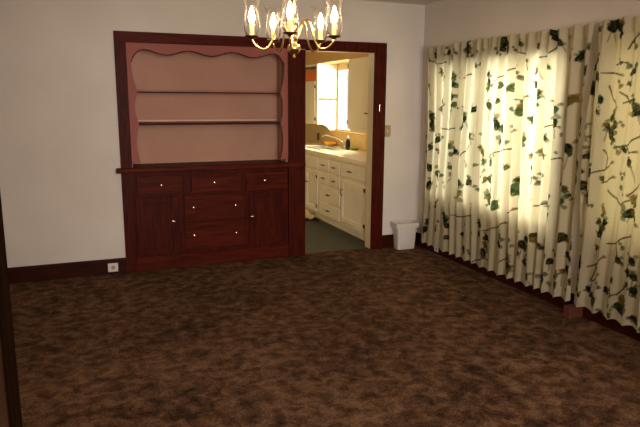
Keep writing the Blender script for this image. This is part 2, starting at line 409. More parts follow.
hutch_door(-1.906, -1.512, .170, .686, -1.879, .448)

# ------------------------------------------------------------------ wall plates
def plate(name, label, c, sx, sz, m, axis, holes):
    x, y, z = c
    o = tag((MB().box(x - sx / 2, x + sx / 2, y - .006, y, z - sz / 2, z + sz / 2, .002) if axis == 'Y' else MB().box(x - .006, x, y - sx / 2, y + sx / 2, z - sz / 2, z + sz / 2, .002)).build(name, m, None, loc=c), label, 'outlet' if 'outlet' in name else 'switch')
    b = MB()
    for hx, hz, w_, h_ in holes:
        if axis == 'Y': b.box(x + hx - w_ / 2, x + hx + w_ / 2, y - .0075, y - .005, z + hz - h_ / 2, z + hz + h_ / 2)
        else: b.box(x - .0075, x - .005, y + hx - w_ / 2, y + hx + w_ / 2, z + hz - h_ / 2, z + hz + h_ / 2)
    return o, b
o, b = plate('wall_outlet', 'pale square outlet plate on the baseboard just left of the hutch', (-3.198, -.018, .062), .088, .08, M['white_plastic'], 'Y', [(0, 0, .03, .034)])
b.build('socket', M['tan_plate'], o)
o, b = plate('wall_outlet', 'small pale outlet plate on the baseboard under the left end of the curtain', (-.018, -.435, .055), .075, .06, M['white_plastic'], 'X', [(0, 0, .026, .024)])
b.build('socket', M['tan_plate'], o)
o, b = plate('light_switch', 'tan switch plate on the wall beside the doorway casing', (-.401, 0, 1.258), .072, .122, M['tan_plate'], 'Y', [(0, 0, .012, .026)])
b.build('toggle', M['white_trim'], o)

# ------------------------------------------------------------------ waste bin
def rounded_rect(hx, hy, r, n=5):
    pts = []
    for cx, cy, a0 in ((hx - r, hy - r, 0), (-hx + r, hy - r, 90), (-hx + r, -hy + r, 180), (hx - r, -hy + r, 270)):
        for k in range(n + 1):
            a = math.radians(a0 + 90 * k / n); pts.append((cx + r * math.cos(a), cy + r * math.sin(a)))
    return pts
B = thing('waste_bin', 'small white rectangular plastic waste bin in the corner by the curtain', 'bin', (-.214, -.102, 0))
def bin_loft(rows, name, m, parent):
    b = MB(); R_ = []
    for hx, hy, z in rows: R_.append([b.bm.verts.new((x - .214, y - .102, z)) for x, y in rounded_rect(hx, hy, .022)])
    for A, C_ in zip(R_, R_[1:]):
        for k in range(len(A)): b.bm.faces.new((A[k], A[(k + 1) % len(A)], C_[(k + 1) % len(A)], C_[k]))
    b.bm.faces.new(R_[0][::-1]); b.bm.faces.new(R_[-1])
    return b.build(name, m, parent, 35)
bin_loft([(.100, .052, 0), (.104, .055, .006), (.115, .066, .235), (.111, .062, .235), (.100, .052, .012), (.098, .050, .010)], 'bucket', M['white_plastic'], B)
bin_loft([(.1155, .0665, .236), (.134, .0765, .236), (.138, .079, .240), (.140, .080, .284), (.136, .076, .289), (.122, .066, .288), (.116, .0660, .230)], 'rim', M['white_plastic'], B)

# ------------------------------------------------------------------ wooden foot under the curtain
tag(MB().box(-.15, -.02, -2.42, -2.355, 0, .09, .006).build('wood_block', M['block_wood'], None, loc=(-.08, -2.39, 0)), 'reddish wooden block standing on the carpet under the curtain hem', 'block')

# ------------------------------------------------------------------ curtains
LEAVES = [(-0.401,2.006,0.039,0),(-0.894,2.046,0.054,0),(-0.899,1.993,0.045,0),(-1.435,2.054,0.05,0),(-1.401,2.009,0.042,0),(-1.479,1.987,0.033,1),(-0.313,1.728,0.03,1),(-0.502,1.848,0.029,1),(-0.71,1.795,0.038,1),(-0.732,1.72,0.038,1),(-0.805,1.81,0.028,1),(-0.709,1.609,0.038,1),(-0.731,1.535,0.028,1),(-0.531,1.484,0.049,0),(-0.525,1.562,0.029,1),(-0.374,1.402,0.05,0),(-0.38,1.323,0.05,0),(-0.882,1.473,0.037,1),(-0.918,1.41,0.037,0),(-0.877,1.335,0.047,0),(-1.048,1.494,0.036,0),(-1.235,1.804,0.035,0),(-1.255,1.736,0.034,0),(-1.247,1.677,0.035,1),(-1.274,1.532,0.035,0),(-1.379,1.567,0.025,1),(-1.367,1.407,0.043,0),(-1.44,1.343,0.042,1),(-1.385,1.357,0.034,0),(-1.405,1.699,0.025,1),(-1.535,1.673,0.033,1),(-1.673,1.505,0.056,1),(-1.711,1.6,0.032,2),(-1.68,1.561,0.032,2),(-1.988,2.08,0.044,0),(-2.013,2.035,0.037,0),(-2.066,2.002,0.037,0),(-2.278,1.897,0.035,0),(-2.252,1.878,0.028,0),(-2.546,2.077,0.052,0),(-2.597,2.047,0.039,0),(-2.611,2.002,0.026,0),(-2.526,2.048,0.033,0),(-2.424,1.855,0.027,0),(-2.362,1.784,0.035,0),(-2.394,1.81,0.027,0),(-2.437,1.741,0.034,0),(-2.392,1.682,0.035,1),(-2.396,1.648,0.035,0),(-1.963,1.829,0.03,1),(-1.816,1.798,0.031,0),(-1.855,1.842,0.023,1),(-1.826,1.7,0.031,0),(-1.87,1.6,0.031,1),(-1.887,1.646,0.023,1),(-2.256,1.593,0.036,2),(-2.222,1.565,0.029,1),(-2.09,1.513,0.03,1),(-2.615,1.503,0.027,2),(-2.595,1.47,0.027,1),(-2.777,1.513,0.045,0),(-2.75,1.55,0.026,1),(-0.356,0.895,0.041,0),(-0.509,0.841,0.05,1),(-0.369,0.721,0.051,0),(-0.73,0.935,0.029,1),(-0.752,0.87,0.029,1),(-0.89,0.81,0.038,1),(-0.867,0.692,0.057,1),(-0.856,0.632,0.038,0),(-0.97,0.989,0.028,1),(-1.031,0.828,0.037,0),(-1.213,1.13,0.044,0),(-1.166,1.161,0.027,1),(-1.235,1.043,0.035,1),(-1.32,1.042,0.035,1),(-1.32,0.893,0.044,1),(-1.264,0.886,0.027,1),(-1.32,0.741,0.044,1),(-1.324,0.697,0.035,1),(-1.409,0.676,0.052,1),(-1.695,0.932,0.041,2),(-1.678,0.855,0.058,1),(-1.536,1.022,0.025,1),(-0.665,0.461,0.04,0),(-0.687,0.404,0.04,0),(-0.708,0.358,0.03,0),(-0.327,0.239,0.042,0),(-0.359,0.331,0.031,0),(-1.214,0.468,0.036,0),(-1.207,0.383,0.027,0),(-0.947,0.327,0.029,0),(-1.521,0.36,0.043,0),(-1.82,0.412,0.049,0),(-1.849,0.477,0.032,0),(-1.624,0.514,0.025,0),(-2.09,1.417,0.037,0),(-2.056,1.446,0.022,1),(-2.249,1.236,0.044,0),(-2.262,1.201,0.022,1),(-2.599,1.364,0.047,0),(-2.632,1.425,0.033,0),(-2.561,1.409,0.027,0),(-2.621,1.319,0.027,0),(-2.403,1.199,0.028,0),(-2.337,1.129,0.036,2),(-2.434,1.082,0.042,0),(-2.379,1.09,0.021,0),(-2.36,1.009,0.029,0),(-2.391,0.984,0.036,0),(-2.434,0.926,0.028,0),(-2.449,0.878,0.021,0),(-1.946,1.19,0.031,2),(-1.992,1.163,0.023,1),(-2.243,0.942,0.029,2),(-2.224,0.842,0.037,1),(-2.089,0.859,0.031,0),(-2.068,0.754,0.038,0),(-2.083,0.71,0.031,0),(-2.602,0.84,0.034,2),(-2.612,0.758,0.034,0),(-2.552,0.753,0.028,0),(-2.576,0.701,0.028,0),(-2.764,1.186,0.026,0),(-2.796,0.854,0.046,0),(-2.808,0.949,0.033,2),(-2.828,0.912,0.019,1),(-1.827,1.148,0.032,1),(-1.87,0.954,0.032,1),(-1.848,1.055,0.024,0),(-1.939,0.505,0.04,2),(-2.244,0.572,0.045,0),(-2.348,0.519,0.029,0),(-2.297,0.453,0.03,0),(-2.339,0.433,0.03,0),(-2.388,0.423,0.044,0),(-2.429,0.403,0.029,0),(-2.309,0.341,0.037,0),(-2.262,0.313,0.023,2),(-2.378,0.253,0.037,0),(-2.383,0.3,0.022,0),(-2.062,0.192,0.047,0),(-2.215,0.268,0.038,2),(-2.578,0.68,0.042,0),(-2.606,0.735,0.028,0),(-2.756,0.525,0.027,0),(-2.804,0.195,0.047,0),(-2.819,0.271,0.04,2),(-2.865,0.546,0.033,0),(-2.843,0.465,0.033,0),(-2.885,0.443,0.026,0),(-2.896,0.35,0.033,0),(-2.838,0.381,0.027,1),(-2.575,0.177,0.043,1),(-2.543,0.212,0.021,0),(-2.214,0.188,0.031,1),(-1.295,0.225,0.045,0),(-1.318,0.296,0.036,2),(-1.648,0.267,0.051,2),(-1.656,0.182,0.059,0),(-1.846,0.275,0.033,0),(-1.779,0.335,0.025,0),(-0.991,0.191,0.038,0),(-1.311,0.368,0.036,0),(-1.184,0.471,0.027,0),(-2.132,0.357,0.031,0),(-2.085,0.393,0.023,1),(-2.012,0.456,0.031,0),(-1.903,0.181,0.032,1),(-0.718,0.238,0.03,0),(-0.533,0.292,0.031,1),(-0.514,0.537,0.04,0),(-1.082,0.602,0.028,2),(-0.482,1.189,0.04,0),(-0.359,1.11,0.031,0),(-0.696,1.145,0.039,1),(-0.801,1.096,0.038,0),(-1.024,1.26,0.027,1),(-1.424,1.232,0.034,1),(-1.579,1.357,0.025,1),(-1.745,1.269,0.032,1),(-1.798,1.43,0.032,0),(-1.988,1.3,0.031,0),(-1.727,1.894,0.024,1),(-1.111,1.618,0.027,1),(-1.043,1.88,0.027,1),(-0.608,2.03,0.029,0),(-1.132,2.011,0.026,0),(-1.828,1.992,0.023,1),(-1.645,2.021,0.024,1),(-2.418,2.052,0.02,1),(-2.362,1.938,0.021,1),(-2.724,1.764,0.026,0),(-2.702,1.689,0.019,1),(-2.506,1.587,0.027,0),(-2.482,1.507,0.027,0),(-2.707,1.265,0.026,0),(-2.347,1.448,0.021,0),(-2.371,1.393,0.028,0),(-2.341,1.343,0.021,1),(-2.552,1.048,0.021,1),(-2.556,0.568,0.021,2),(-2.521,0.25,0.029,0),(-2.716,0.38,0.027,2),(-2.675,0.297,0.028,0),(-2.453,0.191,0.022,0),(-2.729,0.126,0.028,1),(-2.648,0.083,0.028,0),(-2.921,0.152,0.033,0)]
TWIGS = [[(-1.309,1.743),(-1.435,1.788),(-1.555,1.84),(-1.626,1.86)],[(-1.627,1.961),(-1.712,1.933),(-1.727,1.894),(-1.682,1.881)],[(-1.58,1.592),(-1.665,1.585),(-1.756,1.616)],[(-0.855,1.781),(-0.96,1.813)],[(-1.573,1.291),(-1.641,1.344)],[(-2.16,1.862),(-2.174,1.91),(-2.208,1.943)],[(-2.594,1.813),(-2.639,1.83),(-2.679,1.822)],[(-2.676,1.909),(-2.693,1.951),(-2.74,1.996)],[(-2.654,1.639),(-2.689,1.613),(-2.717,1.569),(-2.744,1.601)],[(-2.493,1.766),(-2.568,1.763),(-2.657,1.747)],[(-0.784,0.482),(-0.917,0.487),(-1.058,0.522)],[(-1.277,0.425),(-1.427,0.483),(-1.568,0.555)],[(-1.572,0.642),(-1.635,0.662),(-1.694,0.698)],[(-0.872,1.026),(-0.929,1.106),(-1.017,1.168)],[(-1.299,1.11),(-1.431,1.156),(-1.558,1.183)],[(-2.658,1.281),(-2.734,1.3),(-2.776,1.335),(-2.818,1.363)],[(-2.72,1.292),(-2.756,1.25),(-2.8,1.26)],[(-2.478,1.087),(-2.561,1.118),(-2.645,1.18)],[(-2.546,1.026),(-2.603,1.047),(-2.657,1.081)],[(-2.627,0.989),(-2.665,0.947),(-2.719,0.901),(-2.793,0.946)],[(-2.646,0.617),(-2.726,0.642),(-2.777,0.688),(-2.821,0.711)],[(-2.502,0.415),(-2.577,0.464),(-2.64,0.524)],[(-2.705,0.256),(-2.768,0.29),(-2.81,0.352)],[(-2.54,0.322),(-2.581,0.356),(-2.612,0.394)],[(-2.678,1.569),(-2.73,1.588),(-2.794,1.551)],[(-0.527,1.309),(-0.667,1.297),(-0.797,1.331)],[(-1.176,0.893),(-1.256,0.974)],[(-1.969,1.375),(-2.04,1.408),(-2.124,1.389)],[(-2.069,1.139),(-2.149,1.162),(-2.211,1.138)],[(-1.935,0.763),(-2.042,0.797),(-2.106,0.792)],[(-1.126,0.098),(-1.242,0.165),(-1.357,0.185)],[(-1.549,0.207),(-1.67,0.308)],[(-2.855,1.06),(-2.815,1.015),(-2.774,0.97)],[(-0.294,1.973),(-0.443,1.927),(-0.581,1.939)],[(-1.86,1.901),(-1.963,1.924),(-2.019,1.978)],[(-2.545,1.679),(-2.569,1.614),(-2.624,1.562)],[(-2.545,1.253),(-2.585,1.202),(-2.576,1.133)],[(-2.726,0.642),(-2.741,0.584),(-2.754,0.545)],[(-2.568,0.462),(-2.558,0.394),(-2.53,0.327)]]
def curtain_mat():
    m = bpy.data.materials.new('leaf_print_fabric'); m.use_nodes = True; nt = m.node_tree; N = nt.nodes; L = nt.links
    N.remove(N['Principled BSDF']); out = N['Material Output']
    at = N.new('ShaderNodeAttribute'); at.attribute_name = 'print'
    tc = N.new('ShaderNodeTexCoord'); no = N.new('ShaderNodeTexNoise'); no.inputs['Scale'].default_value = 260; L.new(tc.outputs['Object'], no.inputs['Vector'])
    mr = N.new('ShaderNodeMapRange'); mr.inputs['To Min'].default_value = .9; mr.inputs['To Max'].default_value = 1.06; L.new(no.outputs['Fac'], mr.inputs['Value'])
    mu = N.new('ShaderNodeVectorMath'); mu.operation = 'SCALE'; L.new(at.outputs['Color'], mu.inputs[0]); L.new(mr.outputs['Result'], mu.inputs['Scale'])
    d = N.new('ShaderNodeBsdfDiffuse'); t = N.new('ShaderNodeBsdfTranslucent')
    L.new(mu.outputs[0], d.inputs['Color']); L.new(mu.outputs[0], t.inputs['Color'])
    mx = N.new('ShaderNodeMixShader'); mx.inputs['Fac'].default_value = .5
    L.new(d.outputs[0], mx.inputs[1]); L.new(t.outputs[0], mx.inputs[2]); L.new(mx.outputs[0], out.inputs['Surface'])
    return m
M['curtain'] = curtain_mat()
rng = np.random.default_rng(5)
CREAM = np.array(lin((197, 185, 152)))
LEAF_COL = [np.array(lin((26, 33, 19))), np.array(lin((60, 74, 38))), np.array(lin((112, 90, 38)))]
TWIG_COL = np.array(lin((66, 50, 30)))
def print_colours(Y, Z):
    """leaf and twig print on the cloth: Y along the wall, Z height"""
    c = np.broadcast_to(CREAM, Y.shape + (3,)).copy()
    r2 = np.random.default_rng(11)
    def blend(mask, col): c[:] = c * (1 - mask[..., None]) + col * mask[..., None]
    def seg(a, b_, wd, col, k=1.0):
        ax, az = a; bx, bz = b_; dx, dz = bx - ax, bz - az; l2 = dx * dx + dz * dz + 1e-9
        sel = (Y > min(ax, bx) - .03) & (Y < max(ax, bx) + .03) & (Z > min(az, bz) - .03) & (Z < max(az, bz) + .03)
        t = np.clip(((Y - ax) * dx + (Z - az) * dz) / l2, 0, 1)
        d = np.hypot(Y - ax - t * dx, Z - az - t * dz)
        blend(np.where(sel, np.clip((wd - d) / .003 + .5, 0, 1), 0) * k, col)
    def leaf(y, z, s, ang, col, k=1.0):
        sel = (abs(Y - y) < s * 1.2) & (abs(Z - z) < s * 1.2)
        if not sel.any(): return
        u = ((Y - y) * math.cos(ang) + (Z - z) * math.sin(ang)) / (s * .62); v = (-(Y - y) * math.sin(ang) + (Z - z) * math.cos(ang)) / (s * .5)
        wd = np.sqrt(np.clip(1 - u * u, 0, 1)) * (.80 - .28 * u)      # broad base, narrow tip
        e = np.clip((wd - abs(v)) * s * .5 / .004 + .5, 0, 1) * (abs(u) < 1)
        vein = np.clip(1 - abs(v) / .10, 0, 1) * .35
        blend(np.where(sel, e * (1 - vein), 0) * k, col)
    twigs = list(TWIGS)
    for line in twigs:
        for a, b_ in zip(line, line[1:]): seg(a, b_, .0052, TWIG_COL, .95)
        y, z = line[-1]; leaf(y, z, .022, 1.0, LEAF_COL[2], .7)
    for y, z, s, k in LEAVES:
        a = r2.uniform(-2.6, -.5)
        seg((y, z), (y - math.cos(a) * s * .9, z - math.sin(a) * s * .9 + .01), .0028, TWIG_COL, .7)
        leaf(y, z, s * 1.65, a, LEAF_COL[k] * r2.uniform(.75, 1.25))
        for q in range(4):
            b2 = a + r2.uniform(.7, 1.9) * r2.choice([-1, 1])
            leaf(y + r2.uniform(-1, 1) * s * .9, z + r2.uniform(-.9, 1.4) * s * 1.1, s * r2.uniform(.6, 1.05), b2, LEAF_COL[int(r2.choice([0, 1, 1, 2]))], .75)
    for y, z, s, k in LEAVES[::3]:          # thin stems joining the sprays
        seg((y, z + s), (y + r2.uniform(-.05, .05), z - r2.uniform(.06, .13)), .003, TWIG_COL, .8)
    for k in range(150):
        y = r2.uniform(-2.95, -.18); z = r2.uniform(.12, 2.06); s = r2.uniform(.022, .040); a = r2.uniform(-2.6, -.5)
        leaf(y, z, s, a, LEAF_COL[int(r2.choice([0, 1, 1, 2]))], .85)
        if k % 2: leaf(y + .6 * s, z + s, s * .8, a + 1.2, LEAF_COL[1], .8); seg((y, z), (y + .7 * s, z + 1.5 * s), .003, TWIG_COL, .8)
    # the print continues past the photograph's right edge
    for k in range(70):
        y = r2.uniform(-3.9, -2.95); z = r2.uniform(.12, 2.05); s = r2.uniform(.028, .05)
        leaf(y, z, s, r2.uniform(-2.6, -.5), LEAF_COL[int(r2.choice([0, 0, 1, 2]))])
    return c
FY = np.linspace(-4.0, 0, 1600)
_ph = np.zeros_like(FY); _rg = np.random.default_rng(3)
_pitch = np.interp(FY, np.linspace(-4, 0, 40), _rg.uniform(.080, .165, 40))
_ph = np.cumsum((FY[1] - FY[0]) / _pitch) * 2 * PI
_amp = np.interp(FY, np.linspace(-4, 0, 55), np.where(_rg.random(55) > .72, _rg.uniform(.026, .036, 55), _rg.uniform(.006, .018, 55)))
def curtain(name, label, ya, yb, ztop, zbot, group):
    dy = .0055; ny = int(abs(yb - ya) / dy); nz = 310
    y = np.linspace(ya, yb, ny); z = np.linspace(zbot, ztop, nz)
    Y, Z = np.meshgrid(y, z)
    t = (Z - zbot) / (ztop - zbot)
    ph = np.interp(Y + .02 * np.sin(3.1 * Y + 2.2 * Z), FY, _ph); am = np.interp(Y, FY, _amp)
    s = np.sin(ph); fold = s + .32 * np.sin(2 * ph + .7) + .18 * np.sin(3 * ph + 1.9 + Z)
    am = am * (1.0 - .45 * np.clip((t - .90) / .08, 0, 1)) * (.55 + .42 * np.clip(t / .35, 0, 1))
    X = -.098 - am * fold - .010 * np.sin(2.3 * Y + 1.0) + .006 * np.sin(5 * Y + 3 * Z)
    # gathered heading above the curtain hooks
    X += np.where(t > .955, -.006 * np.sin(ph * 2.0) , 0)
    Yd = Y + .010 * np.cos(ph) * (1 - .4 * t)
    # hem and heading line wave a little with the folds
    Zd = Z + np.where(t < .1, (1 - t / .1), 0) * (.012 * np.sin(1.9 * Y + .5) - .010 * s) + np.where(t > .95, (t - .95) / .05, 0) * (.006 * np.sin(4 * Y) + .006 * s)
    col = print_colours(Y, Z)
    # left panel's outer edge returns to the wall
    if ya > -.5:
        k = np.clip((Y - (ya - .05)) / .05, 0, 1); X = X * (1 - k) + (-.004) * k
    V = np.stack([X, Yd, Zd], -1).reshape(-1, 3)
    loc = np.array([-.1, (ya + yb) / 2, zbot]); V = V - loc
    i = np.arange(ny * nz).reshape(nz, ny)
    F = np.stack([i[:-1, :-1], i[:-1, 1:], i[1:, 1:], i[1:, :-1]], -1).reshape(-1, 4)
    me = bpy.data.meshes.new(name)
    me.vertices.add(len(V)); me.vertices.foreach_set('co', V.ravel().astype('f'))
    me.loops.add(F.size); me.loops.foreach_set('vertex_index', F.ravel().astype('i'))
    me.polygons.add(len(F)); me.polygons.foreach_set('loop_start', np.arange(0, F.size, 4, dtype='i'))
    me.update(calc_edges=True)
    me.polygons.foreach_set('use_smooth', np.ones(len(F), dtype=bool))
    at = me.color_attributes.new('print', 'FLOAT_COLOR', 'POINT')
    at.data.foreach_set('color', np.concatenate([col.reshape(-1, 3), np.ones((ny * nz, 1))], 1).ravel().astype('f'))
    me.materials.append(M['curtain'])
    o = bpy.data.objects.new(name, me); COL.objects.link(o); o.location = loc
    return tag(o, label, 'curtain', group)
curtain('curtain_panel', 'cream leaf-print curtain panel nearest the corner, glowing with daylight', -.205, -2.362, 2.104, .100, 'leaf print curtain panels')
curtain('curtain_panel', 'cream leaf-print curtain panel at the right edge, dimmer than the one in the corner', -2.385, -3.95, 2.104, .098, 'leaf print curtain panels')

# ------------------------------------------------------------------ chandelier
CX, CY = -2.348, -2.578; CZ = 1.892
CH = thing('chandelier', 'brass five-arm chandelier with lit candle bulbs in clear glass shades', 'chandelier', (CX, CY, 1.79))
b = MB()
b.lathe([(.0005, 1.792), (.006, 1.794), (.008, 1.800), (.004, 1.806), (.007, 1.810), (.022, 1.816), (.034, 1.832), (.036, 1.843), (.031, 1.856), (.014, 1.864), (.011, 1.870), (.018, 1.876), (.022, 1.886), (.014, 1.896)], (CX, CY, 0), 28)
b.build('body', M['brass'], CH, 50)
b = MB()
b.lathe([(.012, 1.894), (.010, 1.91), (.015, 1.925), (.019, 1.945), (.014, 1.965), (.009, 1.975), (.013, 1.985), (.009, 1.995), (.011, 2.03), (.017, 2.06), (.020, 2.085), (.013, 2.11), (.007, 2.12), (.010, 2.13), (.004, 2.14), (.0005, 2.142)], (CX, CY, 0), 24)
b.build('stem', M['brass'], CH, 50)
b = MB()
for k in range(12):
    z = 2.150 + k * .030; pts = []
    for q in range(13):
        a = 2 * PI * q / 12; u = .009 * math.cos(a); v = .019 * math.sin(a)
        pts.append((CX + (u if k % 2 else 0), CY + (0 if k % 2 else u), z + v))
    b.tube(pts, .0028, 6, cap=False)
b.build('chain', M['brass'], CH, 60)
MB().lathe([(.005, 2.500), (.012, 2.503), (.045, 2.515), (.062, 2.530), (.065, 2.543)], (CX, CY, 0), 28).build('canopy', M['brass'], CH, 50)
tv = Vector((-.334, -.943, 0)); rv = Vector((.943, -.334, 0))
def smooth_path(pts, n=8):
    P = [Vector(p) for p in pts]; P = [P[0] * 2 - P[1]] + P + [P[-1] * 2 - P[-2]]; out = []
    for i in range(1, len(P) - 2):
        for k in range(n):
            t = k / n; a, b_, c, d = P[i - 1:i + 3]
            out.append(.5 * ((2 * b_) + (c - a) * t + (2 * a - 5 * b_ + 4 * c - d) * t * t + (3 * b_ - a - 3 * c + d) * t ** 3))
    return out + [P[-2]]
for k in range(5):
    th = math.radians(-5 + 72 * k); d = tv * math.cos(th) + rv * math.sin(th); c = Vector((CX, CY, 0))
    prof = [(.012, 1.880), (.030, 1.905), (.050, 1.960), (.072, 1.982), (.092, 1.960), (.112, 1.890), (.135, 1.846), (.160, 1.834), (.190, 1.843), (.213, 1.866), (.220, 1.888)]
    arm = MB().tube([c + d * r + Vector((0, 0, z)) for r, z in smooth_path([(r, z, 0) for r, z in prof]) for r, z in [(r, z)]] if False else [c + d * p.x + Vector((0, 0, p.y)) for p in smooth_path([(r, z, 0) for r, z in prof])], .0052, 10).build('arm', M['brass'], CH, 60)
    e = c + d * .220
    MB().lathe([(.006, CZ - .014), (.012, CZ - .010), (.014, CZ - .006), (.033, CZ - .002), (.037, CZ + .004), (.034, CZ + .006), (.012, CZ + .002)], (e.x, e.y, 0), 24).build('drip_pan', M['brass_dark'], arm, 50)
    MB().lathe([(.0115, CZ), (.0115, CZ + .060), (.009, CZ + .064), (.0095, CZ + .068)], (e.x, e.y, 0), 16).build('candle_sleeve', M['candle'], arm, 40)
    MB().lathe([(.006, CZ + .066), (.011, CZ + .074), (.0155, CZ + .090), (.0150, CZ + .102), (.010, CZ + .122), (.0045, CZ + .140), (.0005, CZ + .148)], (e.x, e.y, 0), 16).build('flame_bulb', M['bulb'], arm, 80)
    g = [(.020, .006), (.031, .010), (.039, .028), (.042, .052), (.038, .085), (.034, .115), (.035, .140), (.041, .160), (.050, .178), (.055, .184)]
    am = [0, 0, 0, 0, 0, 0, .0005, .001, .002, .004]
    MB().lathe([(r, CZ + h) for r, h in g], (e.x, e.y, 0), 40, lobes=8, lobe_amp=am).build('glass_shade', M['glass'], arm, 80)

# ------------------------------------------------------------------ kitchen
FX = -.53
def cab_front(name, y0, y1, z0, z1, parent, panel=False):
    b = MB()
    if panel:
        t = .055
        b.box(FX - .018, FX, y0, y0 + t, z0, z1, .003).box(FX - .018, FX, y1 - t, y1, z0, z1, .003).box(FX - .018, FX, y0 + t, y1 - t, z0, z0 + t, .003).box(FX - .018, FX, y0 + t, y1 - t, z1 - t, z1, .003)
        b.box(FX - .009, FX, y0 + t - .002, y1 - t + .002, z0 + t - .002, z1 - t + .002)
    else: b.box(FX - .018, FX, y0, y1, z0, z1, .006)
    return b.build(name, M['cream_paint'], parent)
def pull(parent, y, z, m='black', n='pull', vertical=False):
    b = MB(); x = FX - .018; L_ = .035
    q = [(-1, 0), (-1, .018), (0, .026), (1, .018), (1, 0)]
    b.tube([(x - dx, y + (0 if vertical else s * L_), z + (s * L_ if vertical else 0)) for s, dx in q], .006, 8)
    return b.build(n, M[m], parent, 60)
def hinge(parent, y, z, x=FX - .018):
    return MB().box(x - .006, x + .004, y - .020, y + .020, z - .022, z + .022, .003).build('hinge', M['copper'], parent)
def base_cabinet(name, label, y0, y1):
    t = thing(name, label, 'cabinet', ((FX + .09) / 2, (y0 + y1) / 2, 0))
    b = MB(); hi = .70 if name == 'base_cabinet' and 'sink' in label else .878
    b.box(FX, .085, y0, y1, .10, hi).box(FX + .07, .085, y0, y1, -.004, .10)
    b.build('carcass', M['cream_paint'], t)
    return t
t = base_cabinet('base_cabinet', 'cream base cabinet nearest the doorway with one drawer over one door', .128, .876)
MB().box(FX - .004, FX + .07, .128, .150, -.004, .10).build('end_stile', M['cream_paint'], t)
d = cab_front('drawer', .185, .852, .690, .835, t); pull(d, .60, .765)
d = cab_front('door', .185, .852, .150, .640, t, True); pull(d, .800, .50, vertical=True); hinge(d, .215, .60); hinge(d, .215, .20)
t = base_cabinet('drawer_cabinet', 'cream bank of small and wide drawers in the kitchen', .878, 1.588)
for (y0, y1, z0, z1) in ((.905, 1.225, .690, .835), (1.245, 1.565, .690, .835), (.905, 1.225, .525, .665), (1.245, 1.565, .525, .665), (.905, 1.565, .300, .500), (.905, 1.565, .118, .278)):
    d = cab_front('drawer', y0, y1, z0, z1, t); pull(d, (y0 + y1) / 2, (z0 + z1) / 2 + .0)
t = base_cabinet('sink_cabinet', 'cream sink cabinet farthest from the doorway with panelled doors', 1.590, 2.50)
cab_front('false_drawer', 1.615, 2.475, .690, .835, t)
d = cab_front('door', 1.615, 2.035, .130, .655, t, True); hinge(d, 1.640, .585); hinge(d, 1.640, .195); pull(d, 2.00, .48)
d = cab_front('door', 2.05, 2.475, .130, .655, t, True); hinge(d, 2.45, .585); pull(d, 2.09, .48)
t = base_cabinet('corner_cabinet', 'cream base cabinet at the far end hidden behind the post', 2.505, 3.9)
# worktop with sink hole
K = thing('worktop', 'pale laminate kitchen worktop over the cream base cabinets', 'worktop', (-.22, 2.0, .878))
b = MB(); sx0, sx1, sy0, sy1 = -.44, -.08, 1.62, 2.36
b.box(FX - .03, .068, .128, sy0, .880, .918).box(FX - .03, .068, sy1, 3.9, .880, .918).box(FX - .03, sx0, sy0, sy1, .880, .918).box(sx1, .068, sy0, sy1, .880, .918)
b.build('countertop', M['laminate'], K)
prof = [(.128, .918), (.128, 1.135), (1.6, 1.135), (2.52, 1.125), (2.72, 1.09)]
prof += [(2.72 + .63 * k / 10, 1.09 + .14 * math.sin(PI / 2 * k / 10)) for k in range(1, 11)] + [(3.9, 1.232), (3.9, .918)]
K = thing('backsplash', 'backsplash with a curved top behind the sink, shadow put into its tan colour', 'backsplash', (.075, 2.0, .918))
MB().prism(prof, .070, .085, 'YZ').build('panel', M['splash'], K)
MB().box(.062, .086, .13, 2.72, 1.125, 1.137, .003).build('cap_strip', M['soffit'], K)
o = tag(MB().box(.058, .068, 3.09, 3.17, .955, 1.065, .002).build('wall_outlet', M['copper'], None, loc=(.063, 3.13, 1.01)), 'dark outlet plate on the far curved kitchen backsplash', 'outlet')
K = thing('kitchen_sink', 'metal sink basin set into the kitchen worktop', 'sink', (-.25, 1.9, .918))
b = MB(); b.box(sx0 - .015, sx1 + .015, sy0 - .015, sy0 + .01, .916, .924, .002).box(sx0 - .015, sx1 + .015, sy1 - .01, sy1 + .015, .916, .924, .002).box(sx0 - .015, sx0 + .01, sy0, sy1, .916, .924, .002).box(sx1 - .01, sx1 + .015, sy0, sy1, .916, .924, .002)
b.build('rim', M['steel'], K)
b = MB(); b.box(sx0 + .004, sx1 - .004, sy0 + .004, sy1 - .004, .74, .75).box(sx0 + .004, sx0 + .008, sy0 + .004, sy1 - .004, .75, .917).box(sx1 - .008, sx1 - .004, sy0 + .004, sy1 - .004, .75, .917).box(sx0 + .008, sx1 - .008, sy0 + .004, sy0 + .008, .75, .917).box(sx0 + .008, sx1 - .008, sy1 - .008, sy1 - .004, .75, .917)
b.build('basin', M['steel'], K)
K = thing('faucet', 'chrome kitchen faucet with a slanting spout behind the sink', 'faucet', (-.02, 1.95, .918))
b = MB(); b.lathe([(.026, .918), (.026, .93), (.016, .94), (.014, 1.0), (.010, 1.005)], (-.02, 1.95, 0), 18); b.build('base', M['steel'], K, 45)
MB().tube(smooth_path([(-.02, 1.95, .99), (-.05, 1.99, 1.02), (-.12, 2.08, 1.06), (-.20, 2.18, 1.085), (-.235, 2.22, 1.07)]), .009, 10).build('spout', M['steel'], K, 60)
MB().tube([(-.02, 1.95, 1.003), (-.02, 1.93, 1.02), (.0, 1.87, 1.03)], .007, 8).build('handle', M['steel'], K, 60)
K = thing('soap_bottle', 'black dish soap bottle beside the kitchen faucet', 'bottle', (-.03, 1.80, .918))
MB().lathe([(.028, .918), (.030, .925), (.030, 1.02), (.022, 1.045), (.012, 1.055), (.012, 1.065)], (-.03, 1.80, 0), 18).build('bottle', M['black'], K, 45)
